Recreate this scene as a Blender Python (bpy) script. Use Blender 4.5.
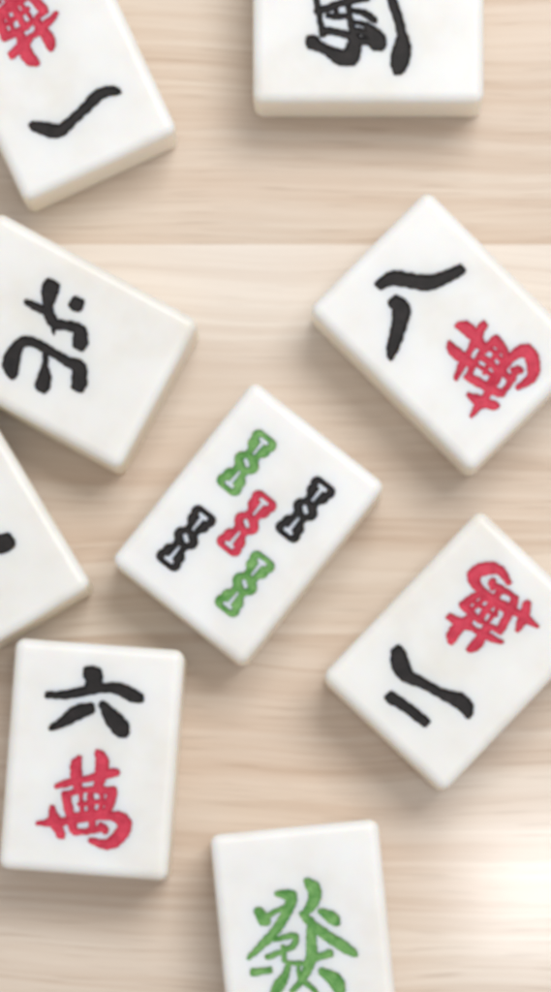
import bpy, bmesh, math, random
import numpy as np
from mathutils import Vector

for o in list(bpy.data.objects):
    bpy.data.objects.remove(o, do_unlink=True)
S = bpy.context.scene
C = S.collection
MM = 0.001

# ------------------------------------------------------------------ camera
# Copy-stand view: lens axis straight down, lens raised (shift) so the axis meets the
# table near the bottom of the frame.  Photo is 551 x 992 px, 6.3 px per mm at tile tops.
K, NX, NY, D, H = 6.3, 318.0, 905.0, 900.0, 18.0
cam = bpy.data.cameras.new("camera")
camo = bpy.data.objects.new("camera", cam)
C.objects.link(camo)
S.camera = camo
camo.location = (0, 0, D*MM)
cam.sensor_fit = 'VERTICAL'
cam.sensor_height = 36.0
cam.lens = K*(D-H)/992.0*36.0
cam.shift_x = (275.5-NX)/992.0
cam.shift_y = (NY-496.0)/992.0
cam.clip_start = 0.05
cam.clip_end = 20
cam.dof.use_dof = True
cam.dof.focus_distance = 0.800
cam.dof.aperture_fstop = cam.lens/6.0

# ------------------------------------------------------------------ light
w = bpy.data.worlds.new("World")
S.world = w
w.use_nodes = True
bg = w.node_tree.nodes['Background']
bg.inputs['Color'].default_value = (0.97, 0.98, 1.0, 1)
bg.inputs['Strength'].default_value = 0.64

def area(name, loc, target, sx, sy, power, col):
    l = bpy.data.lights.new(name, 'AREA')
    l.shape = 'RECTANGLE'
    l.size, l.size_y = sx, sy
    l.energy = power
    l.color = col
    o = bpy.data.objects.new(name, l)
    C.objects.link(o)
    o.location = loc
    o.rotation_euler = (Vector(target)-Vector(loc)).to_track_quat('-Z', 'Y').to_euler()
    return o

mid = (0.0, 0.065, 0.0)
area("window_light", (0.27, 0.50, 1.05), mid, 0.55, 0.45, 9.3, (1.0, 0.985, 0.96))
# small lamp whose soft reflection sits on the lacquered wood at the lower right corner
GX, GY = (553-NX)/6.16, -(885-NY)/6.16
area("reflected_lamp", (2*GX*MM, 2*GY*MM, D*MM), (GX*MM, GY*MM, 0), 0.034, 0.052, 0.24, (0.93, 0.97, 1.0))

S.view_settings.view_transform = 'Standard'
S.view_settings.look = 'None'
S.view_settings.gamma = 1.0
S.view_settings.exposure = -0.04
S.render.engine = 'CYCLES'
S.cycles.filter_width = 2.2

# ------------------------------------------------------------------ node helpers
class NT:
    def __init__(self, name):
        self.m = bpy.data.materials.new(name)
        self.m.use_nodes = True
        self.t = self.m.node_tree
        self.b = self.t.nodes['Principled BSDF']
    def n(self, kind, ins=None, **props):
        x = self.t.nodes.new(kind)
        for k, v in props.items():
            setattr(x, k, v)
        for k, v in (ins or {}).items():
            self.put(x.inputs[k], v)
        return x
    def put(self, sock, v):
        if isinstance(v, bpy.types.NodeSocket):
            self.t.links.new(v, sock)
        else:
            sock.default_value = v
    def math(self, op, a, b=0.0, clamp=False):
        x = self.n('ShaderNodeMath', {0: a, 1: b}, operation=op)
        x.use_clamp = clamp
        return x.outputs[0]
    def ramp(self, fac, stops, interp='LINEAR'):
        x = self.n('ShaderNodeValToRGB', {'Fac': fac})
        x.color_ramp.interpolation = interp
        e = x.color_ramp.elements
        while len(e) < len(stops):
            e.new(0.5)
        for el, (p, c) in zip(e, stops):
            el.position = p
            el.color = c if len(c) == 4 else (*c, 1)
        return x.outputs['Color']
    def mix(self, fac, a, b, blend='MIX'):
        x = self.t.nodes.new('ShaderNodeMix')
        x.data_type = 'RGBA'
        x.blend_type = blend
        self.put(x.inputs[0], fac); self.put(x.inputs[6], a); self.put(x.inputs[7], b)
        return x.outputs[2]

def wood():
    t = NT("pale_wood")
    co = t.n('ShaderNodeTexCoord').outputs['Object']
    def mapped(sc, vec=co, loc=(0, 0, 0)):
        return t.n('ShaderNodeMapping', {'Vector': vec, 'Scale': sc, 'Location': loc}).outputs[0]
    xyz = t.n('ShaderNodeSeparateXYZ', {'Vector': co})
    # board index from y: boards 90 mm wide, a joint where the photo shows one
    joint = (NY-246)/6.16*MM
    bi = t.math('FLOOR', t.math('DIVIDE', t.math('SUBTRACT', xyz.outputs['Y'], joint), 0.090))
    fr = t.math('FRACT', t.math('DIVIDE', t.math('SUBTRACT', xyz.outputs['Y'], joint), 0.090))
    # shift the grain along each board so that boards differ
    off = t.n('ShaderNodeCombineXYZ', {'X': t.math('MULTIPLY', bi, 0.37), 'Y': t.math('MULTIPLY', bi, 0.011), 'Z': t.math('MULTIPLY', bi, 0.5)})
    pos = t.n('ShaderNodeVectorMath', {0: co, 1: off.outputs[0]}, operation='ADD').outputs[0]
    # gentle waviness of the fibres
    warp = t.n('ShaderNodeTexNoise', {'Vector': mapped((9, 22, 9), pos), 'Scale': 1.0, 'Detail': 2.0, 'Roughness': 0.5}).outputs['Fac']
    wv = t.n('ShaderNodeCombineXYZ', {'X': 0.0, 'Y': t.math('MULTIPLY', t.math('SUBTRACT', warp, 0.5), 0.016), 'Z': 0.0}).outputs[0]
    pw = t.n('ShaderNodeVectorMath', {0: pos, 1: wv}, operation='ADD').outputs[0]
    broad = t.n('ShaderNodeTexNoise', {'Vector': mapped((5, 55, 5), pw), 'Scale': 1.0, 'Detail': 3.0, 'Roughness': 0.55}).outputs['Fac']
    mid_ = t.n('ShaderNodeTexNoise', {'Vector': mapped((5, 240, 5), pw), 'Scale': 1.0, 'Detail': 4.0, 'Roughness': 0.6}).outputs['Fac']
    fine = t.n('ShaderNodeTexNoise', {'Vector': mapped((14, 820, 14), pw), 'Scale': 1.0, 'Detail': 3.0, 'Roughness': 0.6}).outputs['Fac']
    blot = t.n('ShaderNodeTexNoise', {'Vector': mapped((18, 40, 18), pos), 'Scale': 1.0, 'Detail': 2.0, 'Roughness': 0.5}).outputs['Fac']
    g = t.math('ADD', t.math('MULTIPLY', broad, 0.30), t.math('ADD', t.math('MULTIPLY', mid_, 0.40), t.math('MULTIPLY', fine, 0.30)))
    col = t.ramp(g, [(0.33, (0.49, 0.370, 0.275)), (0.44, (0.60, 0.488, 0.392)), (0.53, (0.66, 0.563, 0.471)), (0.66, (0.75, 0.673, 0.59))])
    col = t.mix(t.math('MULTIPLY', t.math('SUBTRACT', blot, 0.38, True), 0.8), col, (0.67, 0.495, 0.375, 1))
    pore = t.n('ShaderNodeTexNoise', {'Vector': mapped((70, 1900, 70), pw), 'Scale': 1.0, 'Detail': 1.0}).outputs['Fac']
    pm = t.ramp(pore, [(0.60, (0, 0, 0)), (0.70, (1, 1, 1))])
    col = t.mix(t.math('MULTIPLY', pm, 0.30), col, (0.36, 0.25, 0.17, 1))
    fib = t.n('ShaderNodeTexNoise', {'Vector': mapped((7, 520, 7), pw, (3, 1, 0)), 'Scale': 1.0, 'Detail': 5.0, 'Roughness': 0.7}).outputs['Fac']
    fd = t.ramp(fib, [(0.50, (0, 0, 0)), (0.60, (1, 1, 1))])
    fl = t.ramp(fib, [(0.40, (1, 1, 1)), (0.48, (0, 0, 0))])
    col = t.mix(t.math('MULTIPLY', fd, 0.13), col, (0.46, 0.315, 0.22, 1))
    col = t.mix(t.math('MULTIPLY', fl, 0.13), col, (0.80, 0.72, 0.645, 1))
    # boards differ in tone; the limed board is paler along its upper edge (sapwood)
    fac = t.math('DIVIDE', t.math('ADD', bi, 8.5), 16.0)
    tone = t.ramp(fac, [(0.0, (0.98, 0.97, 0.96)), (0.3125, (0.95, 0.94, 0.93)), (0.375, (0.93, 0.915, 0.90)), (0.4375, (0.97, 0.965, 0.96)), (0.50, (0.97, 0.96, 0.95)), (0.5625, (1.0, 1.0, 1.0)), (0.75, (0.94, 0.92, 0.90))], 'CONSTANT')
    col = t.mix(1.0, col, tone, 'MULTIPLY')
    sap = t.math('MULTIPLY', t.math('COMPARE', bi, -1.0), t.math('POWER', fr, 4.0))
    sap = t.math('MULTIPLY', sap, t.math('ADD', 0.25, t.math('MULTIPLY', g, 0.6)))
    col = t.mix(sap, col, (0.84, 0.80, 0.75, 1))
    t.put(t.b.inputs['Base Color'], col)
    t.put(t.b.inputs['Roughness'], t.math('ADD', 0.42, t.math('MULTIPLY', mid_, 0.2)))
    t.put(t.b.inputs['Specular IOR Level'], 0.25)
    t.put(t.b.inputs['Coat Weight'], 0.55)
    t.put(t.b.inputs['Coat Roughness'], 0.108)
    bp = t.n('ShaderNodeBump', {'Strength': 0.35, 'Distance': 0.0003, 'Height': t.math('ADD', mid_, t.math('MULTIPLY', fine, 0.5))})
    t.put(t.b.inputs['Normal'], bp.outputs[0])
    return t.m

def ivory():
    t = NT("ivory_resin")
    co = t.n('ShaderNodeTexCoord').outputs['Object']
    inf = t.n('ShaderNodeObjectInfo')
    n1 = t.n('ShaderNodeTexNoise', {'Vector': co, 'Scale': 90.0, 'Detail': 3.0, 'Roughness': 0.55}).outputs['Fac']
    n2 = t.n('ShaderNodeTexNoise', {'Vector': co, 'Scale': 900.0, 'Detail': 3.0, 'Roughness': 0.6}).outputs['Fac']
    col = t.ramp(n1, [(0.32, (0.715, 0.70, 0.67)), (0.5, (0.755, 0.752, 0.742)), (0.68, (0.775, 0.778, 0.775))])
    # laminated block: white face layer on a creamier ivory layer
    z = t.n('ShaderNodeSeparateXYZ', {'Vector': co}).outputs['Z']
    lay = t.n('ShaderNodeMapRange', {'Value': z, 'From Min': 0.0148, 'From Max': 0.0174}).outputs[0]
    col = t.mix(lay, (0.87, 0.815, 0.715, 1), col)
    tone = t.ramp(inf.outputs['Random'], [(0.0, (0.955, 0.945, 0.92)), (1.0, (1.0, 1.0, 1.0))])
    col = t.mix(1.0, col, tone, 'MULTIPLY')
    t.put(t.b.inputs['Base Color'], col)
    t.put(t.b.inputs['Roughness'], t.math('ADD', 0.28, t.math('MULTIPLY', n2, 0.2)))
    t.put(t.b.inputs['Subsurface Weight'], 0.8)
    t.put(t.b.inputs['Subsurface Radius'], (1.0, 0.72, 0.45))
    t.put(t.b.inputs['Subsurface Scale'], 0.004)
    bp = t.n('ShaderNodeBump', {'Strength': 0.12, 'Distance': 0.0002, 'Height': n1})
    t.put(t.b.inputs['Normal'], bp.outputs[0])
    return t.m

def ink(name, a, b):
    t = NT(name)
    co = t.n('ShaderNodeTexCoord').outputs['Object']
    n1 = t.n('ShaderNodeTexNoise', {'Vector': co, 'Scale': 700.0, 'Detail': 4.0, 'Roughness': 0.65}).outputs['Fac']
    t.put(t.b.inputs['Base Color'], t.ramp(n1, [(0.35, a), (0.68, b)]))
    t.put(t.b.inputs['Roughness'], 0.5)
    t.put(t.b.inputs['Specular IOR Level'], 0.22)
    return t.m

M_WOOD = wood()
M_IVORY = ivory()
M_BLACK = ink("black_ink", (0.005, 0.004, 0.004), (0.017, 0.013, 0.013))
M_RED = ink("red_ink", (0.42, 0.022, 0.050), (0.60, 0.050, 0.090))
M_GREEN = ink("green_ink", (0.065, 0.22, 0.042), (0.20, 0.39, 0.13))

# ------------------------------------------------------------------ the table
def table():
    bm = bmesh.new()
    bmesh.ops.create_cube(bm, size=1.0)
    for v in bm.verts:
        v.co = Vector((v.co.x*1.5, v.co.y*1.1+0.1, (v.co.z-0.5)*0.03))
    bmesh.ops.bevel(bm, geom=[e for e in bm.edges], offset=0.003, segments=3, affect='EDGES')
    me = bpy.data.meshes.new("tabletop")
    bm.to_mesh(me); bm.free()
    me.materials.append(M_WOOD)
    o = bpy.data.objects.new("tabletop", me)
    C.objects.link(o)
    o['kind'] = 'structure'
    return o
table()

# ------------------------------------------------------------------ glyph fields
# A glyph is a union of brush strokes; a stroke is a chain of (x, y, radius) in tile
# millimetres.  field() is the signed distance to the union (negative inside).
def seg_field(X, Y, a, b, p=3.2):
    ax, ay, ar = a; bx, by, br = b
    dx, dy = bx-ax, by-ay
    L2 = dx*dx+dy*dy+1e-9
    tt = np.clip(((X-ax)*dx+(Y-ay)*dy)/L2, 0, 1)
    # a slightly squared norm: chisel-cut stroke ends rather than round ones
    px_, py_ = np.abs(X-ax-tt*dx), np.abs(Y-ay-tt*dy)
    return (px_**p+py_**p)**(1/p) - (ar+(br-ar)*tt)*(0.97 if p > 2 else 1)

def smooth_chain(pts, n=4):
    if len(pts) < 3:
        return pts
    p = [pts[0]]+list(pts)+[pts[-1]]
    out = []
    for i in range(1, len(p)-2):
        a, b, c, d = (np.array(q, float) for q in p[i-1:i+3])
        for k in range(n):
            s = k/n
            out.append(tuple(0.5*((2*b)+(c-a)*s+(2*a-5*b+4*c-d)*s*s+(3*b-a-3*c+d)*s**3)))
    out.append(tuple(pts[-1]))
    return [(x, y, max(r, 0.12)) for x, y, r in out]

def field(X, Y, strokes, holes=(), rng=0.0):
    wob = 0.3 if holes else 1.0
    f = np.full(X.shape, 50.0)
    for s in strokes:
        s = smooth_chain(s)
        if len(s) == 1:
            s = [s[0], (s[0][0]+0.01, s[0][1], s[0][2])]
        for a, b in zip(s[:-1], s[1:]):
            f = np.minimum(f, seg_field(X, Y, a, b, 2.0 if holes else 3.2))
    for s in holes:
        h = np.full(X.shape, 50.0)
        for a, b in zip(s[:-1], s[1:]):
            h = np.minimum(h, seg_field(X, Y, a, b, 2.0))
        f = np.maximum(f, -h)
    # uneven brush edge
    f = f + wob*0.07*np.sin(X*3.1+Y*1.7+rng)*np.sin(Y*3.7-X*1.3+rng*2) + wob*0.035*np.sin(X*8.3-Y*5.1+rng*3)*np.sin(Y*7.9+X*3.3)
    return f

DEPTH = 0.45
def groove(f):
    s = np.clip((0.16-f)/0.55, 0, 1)
    return DEPTH*s*s*(3-2*s)

# ------------------------------------------------------------------ tile body: a rounded block with an engraved face
TW, TL, RAD = 26.9, 36.7, 1.6
def axis_samples(h, step):
    inner = h-RAD
    n = max(2, int(round(2*inner/step)))
    mid_s = list(np.linspace(-inner, inner, n+1))
    rim = [inner+RAD*k/5 for k in range(1, 6)]
    return np.array([-x for x in rim[::-1]]+mid_s+rim)

def body_mesh(name, gl_fields):
    hx, hy, hz = TW/2, TL/2, H/2
    verts, faces = [], []
    def grid(us, vs, fn):
        base = len(verts)
        for v in vs:
            for u in us:
                verts.append(fn(u, v))
        nu = len(us)
        for j in range(len(vs)-1):
            for i in range(nu-1):
                a = base+j*nu+i
                faces.append((a, a+1, a+1+nu, a+nu))
    cx, cy, cz = axis_samples(hx, 6), axis_samples(hy, 6), axis_samples(hz, 5)
    fx, fy = axis_samples(hx, 0.17), axis_samples(hy, 0.17)
    # the walls share the fine rim samples of the face, so that no crack opens between them
    grid(fx, fy, lambda u, v: (u, v, hz))
    grid(cx, cy[::-1], lambda u, v: (u, v, -hz))
    grid(fx, cz, lambda u, v: (u, -hy, v))
    grid(fx[::-1], cz, lambda u, v: (u, hy, v))
    grid(fy, cz, lambda u, v: (hx, u, v))
    grid(fy[::-1], cz, lambda u, v: (-hx, u, v))
    P = np.array(verts)
    h = np.array([hx, hy, hz])
    inner = np.clip(P, -(h-RAD), h-RAD)
    d = P-inner
    n = d/np.maximum(np.linalg.norm(d, axis=1, keepdims=True), 1e-9)
    Q = inner+RAD*n
    nt = len(fx)*len(fy)
    x, y = Q[:nt, 0], Q[:nt, 1]
    g = np.zeros(nt)
    for st, ho, sd in gl_fields:
        g = np.maximum(g, groove(field(x, y, st, ho, sd)))
    Q[:nt, 2] -= g
    Q[:, 2] += hz
    me = bpy.data.meshes.new(name)
    me.from_pydata([tuple(p*MM) for p in Q], [], faces)
    bm = bmesh.new()
    bm.from_mesh(me)
    bmesh.ops.remove_doubles(bm, verts=bm.verts, dist=2e-6)
    bmesh.ops.recalc_face_normals(bm, faces=bm.faces)
    bm.to_mesh(me); bm.free()
    me.shade_smooth()
    return me

def glyph_mesh(name, st, ho, sd):
    """Paint lying in the groove: marching squares on the field, cells clipped at the outline."""
    xs = [p[0] for s in st for p in s]; ys = [p[1] for s in st for p in s]
    r = max(p[2] for s in st for p in s)+0.6
    h = 0.13
    gx = np.arange(min(xs)-r, max(xs)+r, h); gy = np.arange(min(ys)-r, max(ys)+r, h)
    gx = gx[(gx > -TW/2+RAD) & (gx < TW/2-RAD)]; gy = gy[(gy > -TL/2+RAD) & (gy < TL/2-RAD)]
    X, Y = np.meshgrid(gx, gy)
    F = field(X, Y, st, ho, sd)
    vid, verts, faces = {}, [], []
    def corner(j, i):
        k = (j, i)
        if k not in vid:
            vid[k] = len(verts); verts.append((gx[i], gy[j]))
        return vid[k]
    def cross(a, b):
        k = (a, b) if a < b else (b, a)
        if k not in vid:
            (j0, i0), (j1, i1) = k
            f0, f1 = F[j0, i0], F[j1, i1]
            t = f0/(f0-f1)
            vid[k] = len(verts)
            verts.append((gx[i0]+(gx[i1]-gx[i0])*t, gy[j0]+(gy[j1]-gy[j0])*t))
        return vid[k]
    ins = F < 0
    for j in range(len(gy)-1):
        for i in range(len(gx)-1):
            q = [(j, i), (j, i+1), (j+1, i+1), (j+1, i)]
            m = [ins[a] for a in q]
            if not any(m):
                continue
            poly = []
            for k in range(4):
                a, b = q[k], q[(k+1) % 4]
                if m[k]:
                    poly.append(corner(*a))
                if m[k] != m[(k+1) % 4]:
                    poly.append(cross(a, b))
            if len(set(poly)) >= 3:
                faces.append(poly)
    vx = np.array(verts)
    f = field(vx[:, 0], vx[:, 1], st, ho, sd)
    # paint film 0.05 mm thick where it pools, never below the resin
    z = H - groove(f) + 0.05 + 0.03*np.clip(-f/0.5, 0, 1)
    me = bpy.data.meshes.new(name)
    me.from_pydata([(a*MM, b*MM, c*MM) for (a, b), c in zip(verts, z)], [], faces)
    me.shade_smooth()
    return me

# ------------------------------------------------------------------ tiles
def tile(px, py, deg, label, glyphs, group=None):
    """px,py: photo position of the face centre; deg: image direction of the tile's own 'up'.
    glyphs: list of (part name, material, strokes, holes, sub) in tile millimetres."""
    root = bpy.data.objects.new("mahjong_tile", None)
    C.objects.link(root)
    root.empty_display_size = 0.01
    root.location = ((px-NX)/K*MM, -(py-NY)/K*MM, 0)
    root.rotation_euler = (0, 0, math.radians(-deg-90))
    root['label'] = label
    root['category'] = 'mahjong tile'
    root['group'] = group or 'mahjong tiles scattered on the wooden table'
    fl = [(g[2], g[3], i*1.7+px*0.01) for i, g in enumerate(glyphs)]
    b = bpy.data.objects.new("tile_body", body_mesh("tile_body", fl))
    b.data.materials.append(M_IVORY)
    C.objects.link(b); b.parent = root
    for (name, mat, st, ho), (s_, h_, sd) in zip([g[:4] for g in glyphs], fl):
        o = bpy.data.objects.new(name, glyph_mesh(name, st, ho, sd))
        o.data.materials.append(mat)
        C.objects.link(o); o.parent = root
    return root

def local(px, py, deg):
    """image point -> tile millimetres"""
    a = math.radians(deg)
    ux, uy = math.cos(a), math.sin(a)
    rx, ry = -uy, ux
    def f(x, y):
        dx, dy = x-px, y-py
        return ((dx*rx+dy*ry)/K, (dx*ux+dy*uy)/K)
    return f

def brush(t, ox, oy, sc, strokes, grow=1.09):
    """strokes measured on an enlargement of the photo (origin ox,oy, scale sc) -> tile millimetres"""
    f = local(*t)
    return [[(*f(ox+x/sc, oy+y/sc), r/sc/K*grow) for x, y, r in s] for s in strokes]

# 'ten thousand' character, written once in its own millimetres, then set on each tile
T_SIX = (91.5, 759.0, 274.3)
WAN0 = [
    [(208, 458, 10), (194, 500, 22), (204, 590, 16)], [(112, 578, 9), (165, 562, 14), (240, 545, 12)],
    [(290, 438, 14), (306, 485, 25), (286, 590, 16)], [(252, 545, 12), (310, 528, 18), (362, 518, 15)],
    [(152, 616, 17), (165, 680, 17), (184, 758, 16)], [(165, 608, 11), (250, 592, 11), (338, 596, 16)],
    [(348, 600, 19), (340, 650, 16), (320, 694, 12)],
    [(256, 590, 12), (258, 680, 14), (266, 765, 13)],
    [(208, 655, 8), (255, 648, 9), (330, 640, 9)], [(172, 700, 9), (250, 692, 10), (325, 682, 10)],
    [(30, 736, 7), (90, 730, 16), (180, 722, 13), (300, 706, 13), (368, 706, 20), (402, 742, 25), (376, 792, 23), (325, 824, 19), (256, 806, 10)],
    [(92, 668, 10), (103, 720, 20), (132, 784, 15)],
    [(190, 772, 12), (240, 768, 12), (312, 752, 13)], [(298, 738, 8), (318, 765, 13)],
    [(215, 610, 8), (222, 690, 9)], [(306, 604, 9), (298, 690, 10)],
]
def wan(dx=0.0, dy=-7.1, scale=1.0):
    g = brush(T_SIX, 30, 650, 4.238, WAN0, 1.2)
    c0 = (-0.85, -7.1)
    return [[((x-c0[0])*scale+dx, (y-c0[1])*scale+dy, r*scale) for x, y, r in s] for s in g]

# one of ten thousand, upper left
T = (52.5, 61.5, 65)
tile(*T, "white tile with a black single-stroke numeral and red character, cut off by top left corner", [
    ("numeral_character", M_BLACK, brush(T, 0, 0, 4.238, [[(140, 532, 18), (190, 546, 25), (250, 555, 26), (300, 515, 21), (365, 455, 21), (410, 408, 24), (460, 386, 21), (498, 388, 14)]]), ()),
    ("ten_thousand_character", M_RED, wan(0.6, -9.0), ())])

# wind tile at the top edge
T = (368.5, 17.5, 0)
tile(*T, "white tile lying sideways with a large black boxy character, cut off by the top edge", [
    ("wind_character", M_BLACK, brush(T, 290, 0, 3.936, [
        [(385, -150, 22), (392, -60, 17), (405, 10, 18), (425, 70, 18), (440, 135, 19), (442, 190, 33), (432, 235, 35), (425, 275, 20)],
        [(250, 88, 9), (295, 96, 11), (330, 130, 22), (346, 166, 33)], [(250, 160, 18), (330, 160, 16)],
        [(108, 45, 13), (150, 32, 14), (200, 12, 13), (290, -8, 14)], [(113, 45, 12), (120, 90, 11), (128, 135, 13)],
        [(128, 118, 14), (180, 126, 14), (245, 142, 16)], [(150, 60, 10), (190, 66, 12), (232, 60, 11)], [(178, 20, 9), (186, 62, 10)], [(226, -30, 12), (236, 70, 12), (255, 150, 18)],
         [(262, 120, 14), (300, 128, 14), (330, 140, 18)], [(236, 40, 10), (290, 50, 12), (330, 78, 13)],
        [(88, 165, 26)], [(88, 170, 24), (140, 195, 18), (200, 225, 29), (240, 220, 32), (258, 160, 24)],
        [(290, -8, 16), (330, -40, 20)], [(112, 45, 12), (100, -40, 13), (110, -110, 16)], [(110, -100, 12), (180, -85, 12), (330, -70, 14), (390, -75, 12)]]), ())])

# north wind, left
T = (58.0, 340.0, 28.5-180)
tile(*T, "white tile with a single black two-part wind character, third from top at left edge", [
    ("wind_character", M_BLACK, brush(T, 0, 265, 5.009, [
        [(252, 115, 42), (247, 165, 32), (240, 225, 23), (268, 290, 26), (330, 302, 23), (395, 325, 29), (402, 392, 36)],
        [(383, 196, 35)], [(135, 186, 15), (190, 214, 21), (240, 235, 22)], [(266, 290, 16), (268, 345, 7)],
        [(62, 545, 26), (55, 485, 40), (75, 430, 33), (112, 386, 24), (165, 386, 23), (230, 420, 24), (300, 460, 22), (350, 490, 26), (395, 512, 32), (396, 600, 36)],
        [(228, 440, 14), (225, 500, 15), (220, 560, 31), (214, 602, 36)]]), ())])

# numeral tile cut by the left edge
T = (-40.0, 529.6, 59)
tile(*T, "white tile mostly cut off at left edge, only one black stroke tip showing", [
    ("numeral_character", M_BLACK, brush(T, 0, 480, 4.96, [[(-420, 520, 30), (-330, 510, 36), (-250, 450, 26), (-120, 360, 26), (-30, 322, 38), (22, 314, 44), (36, 292, 26)]]), ()),
    ("ten_thousand_character", M_RED, wan(0.0, -7.3), ())])

# eight
T = (449.5, 330.5, 225)
tile(*T, "white tile with two splayed black strokes above a red character, at the right edge", [
    ("numeral_character", M_BLACK, brush(T, 360, 240, 2.885, [
        [(60, 127, 15), (95, 110, 19), (150, 118, 19), (200, 123, 20), (250, 106, 17), (288, 88, 15)],
        [(104, 182, 20), (120, 200, 23), (110, 258, 19), (95, 310, 16), (88, 338, 9)]]), ()),
    ("ten_thousand_character", M_RED, wan(-0.3, -8.4, 0.98), ())])

# two
T = (462.0, 650.5, 133.5)
tile(*T, "white tile with two parallel black strokes below left of a red character, lower right", [
    ("numeral_character", M_BLACK, brush(T, 370, 550, 3.044, [
        [(86, 312, 20), (95, 355, 25), (112, 382, 20), (160, 405, 15), (220, 438, 15), (270, 458, 22), (290, 475, 22), (299, 502, 11)],
        [(65, 450, 18), (100, 471, 16), (140, 501, 16), (166, 522, 15)]]), ()),
    ("ten_thousand_character", M_RED, wan(0.45, -7.5, 0.94), ())])

# six
T = T_SIX
tile(*T, "white upright tile with a black four-stroke numeral above a red character, lower left", [
    ("numeral_character", M_BLACK, brush(T, 30, 650, 4.238, [
        [(255, 98, 30), (272, 112, 34), (268, 150, 34)],
        [(75, 190, 14), (150, 190, 18), (240, 172, 20), (320, 160, 20), (380, 166, 25), (440, 196, 25), (465, 206, 18)],
        [(250, 248, 24), (200, 265, 28), (140, 305, 20), (92, 330, 12)],
        [(308, 232, 16), (350, 290, 31), (385, 330, 33), (392, 345, 26)]]), ()),
    ("ten_thousand_character", M_RED, wan(-0.85, -7.1), ())])

# green dragon
T = (305.0, 941.5, 264.4)
tile(*T, "white tile with one large green character, cut off by the bottom edge", [
    ("dragon_character", M_GREEN, brush(T, 235, 860, 3.936, [
        [(285, 84, 14), (312, 118, 25), (307, 165, 20), (278, 208, 13)],
        [(265, 212, 12), (320, 268, 17), (380, 310, 18), (430, 342, 19), (472, 370, 12)],
        [(338, 202, 12), (378, 224, 21), (396, 242, 18)],
        [(165, 132, 10), (218, 142, 22), (216, 180, 19), (190, 232, 16), (150, 290, 16), (100, 340, 13), (55, 385, 8)],
        [(93, 203, 17), (116, 236, 23)], [(115, 226, 10), (185, 190, 9)],
        [(155, 315, 9), (232, 298, 12), (226, 340, 11), (130, 382, 11)], [(188, 340, 8), (196, 395, 10)],
        [(210, 408, 11), (200, 450, 14), (175, 492, 20), (150, 530, 12)],
        [(296, 240, 13), (302, 340, 21), (295, 400, 19), (265, 470, 13), (225, 515, 9)],
        [(300, 390, 14), (372, 368, 15)], [(215, 406, 9), (290, 406, 10)],
        [(342, 438, 14), (390, 470, 24), (410, 500, 24), (412, 525, 14)], [(75, 442, 15), (135, 434, 13)],
        [(250, 420, 8), (258, 470, 9), (300, 500, 9), (330, 540, 9)]]), ())])

# five of bamboo, centre
T = (248.3, 522.5, -51.5)
def stick(x, y):
    """a bamboo stick: two capped ends and a middle knuckle, pale slits left unpainted (photo px, stick axis = tile axis)"""
    cx, cy = local(*T)(145+x/2.757, 420+y/2.757)
    P = lambda a, b, r: (cx+a/K, cy+b/K, r/K)
    st = [[P(-7, 28, 7), P(7, 28, 7)], [P(-5, 20, 7.5), P(5, 20, 7.5)], [P(0, 22, 9), P(0, 8, 7.6)],
          [P(-5.5, 0, 8), P(5.5, 0, 8)], [P(0, 4, 9.5), P(0, -4, 9.5)],
          [P(-7, -28, 7), P(7, -28, 7)], [P(-5, -20, 7.5), P(5, -20, 7.5)], [P(0, -22, 9), P(0, -8, 7.6)]]
    ho = [[P(-3.5, 27.5, 2.0), P(3.5, 27.5, 2.0)], [P(0, 26, 2.0), P(0, 11.5, 1.3)],
          [P(-3.5, -27.5, 2.0), P(3.5, -27.5, 2.0)], [P(0, -26, 2.0), P(0, -11.5, 1.3)],
          [P(-2.2, 1.5, 2.2), P(2.2, -1.5, 2.2)]]
    return st, ho
sticks = [(M_GREEN, (280, 118)), (M_BLACK, (442, 247)), (M_RED, (280, 285)), (M_BLACK, (113, 326)), (M_GREEN, (275, 452))]
gl = []
for mat, p in sticks:
    st, ho = stick(*p)
    gl.append(("bamboo_stick", mat, st, ho))
r = tile(*T, "white tile with five bamboo sticks in green, black and red, centre of the table", gl)
for ch in r.children:
    if ch.name.startswith("bamboo_stick"):
        ch['label'] = {"green_ink": "green bamboo stick", "black_ink": "black bamboo stick", "red_ink": "red bamboo stick in the middle"}[ch.data.materials[0].name]
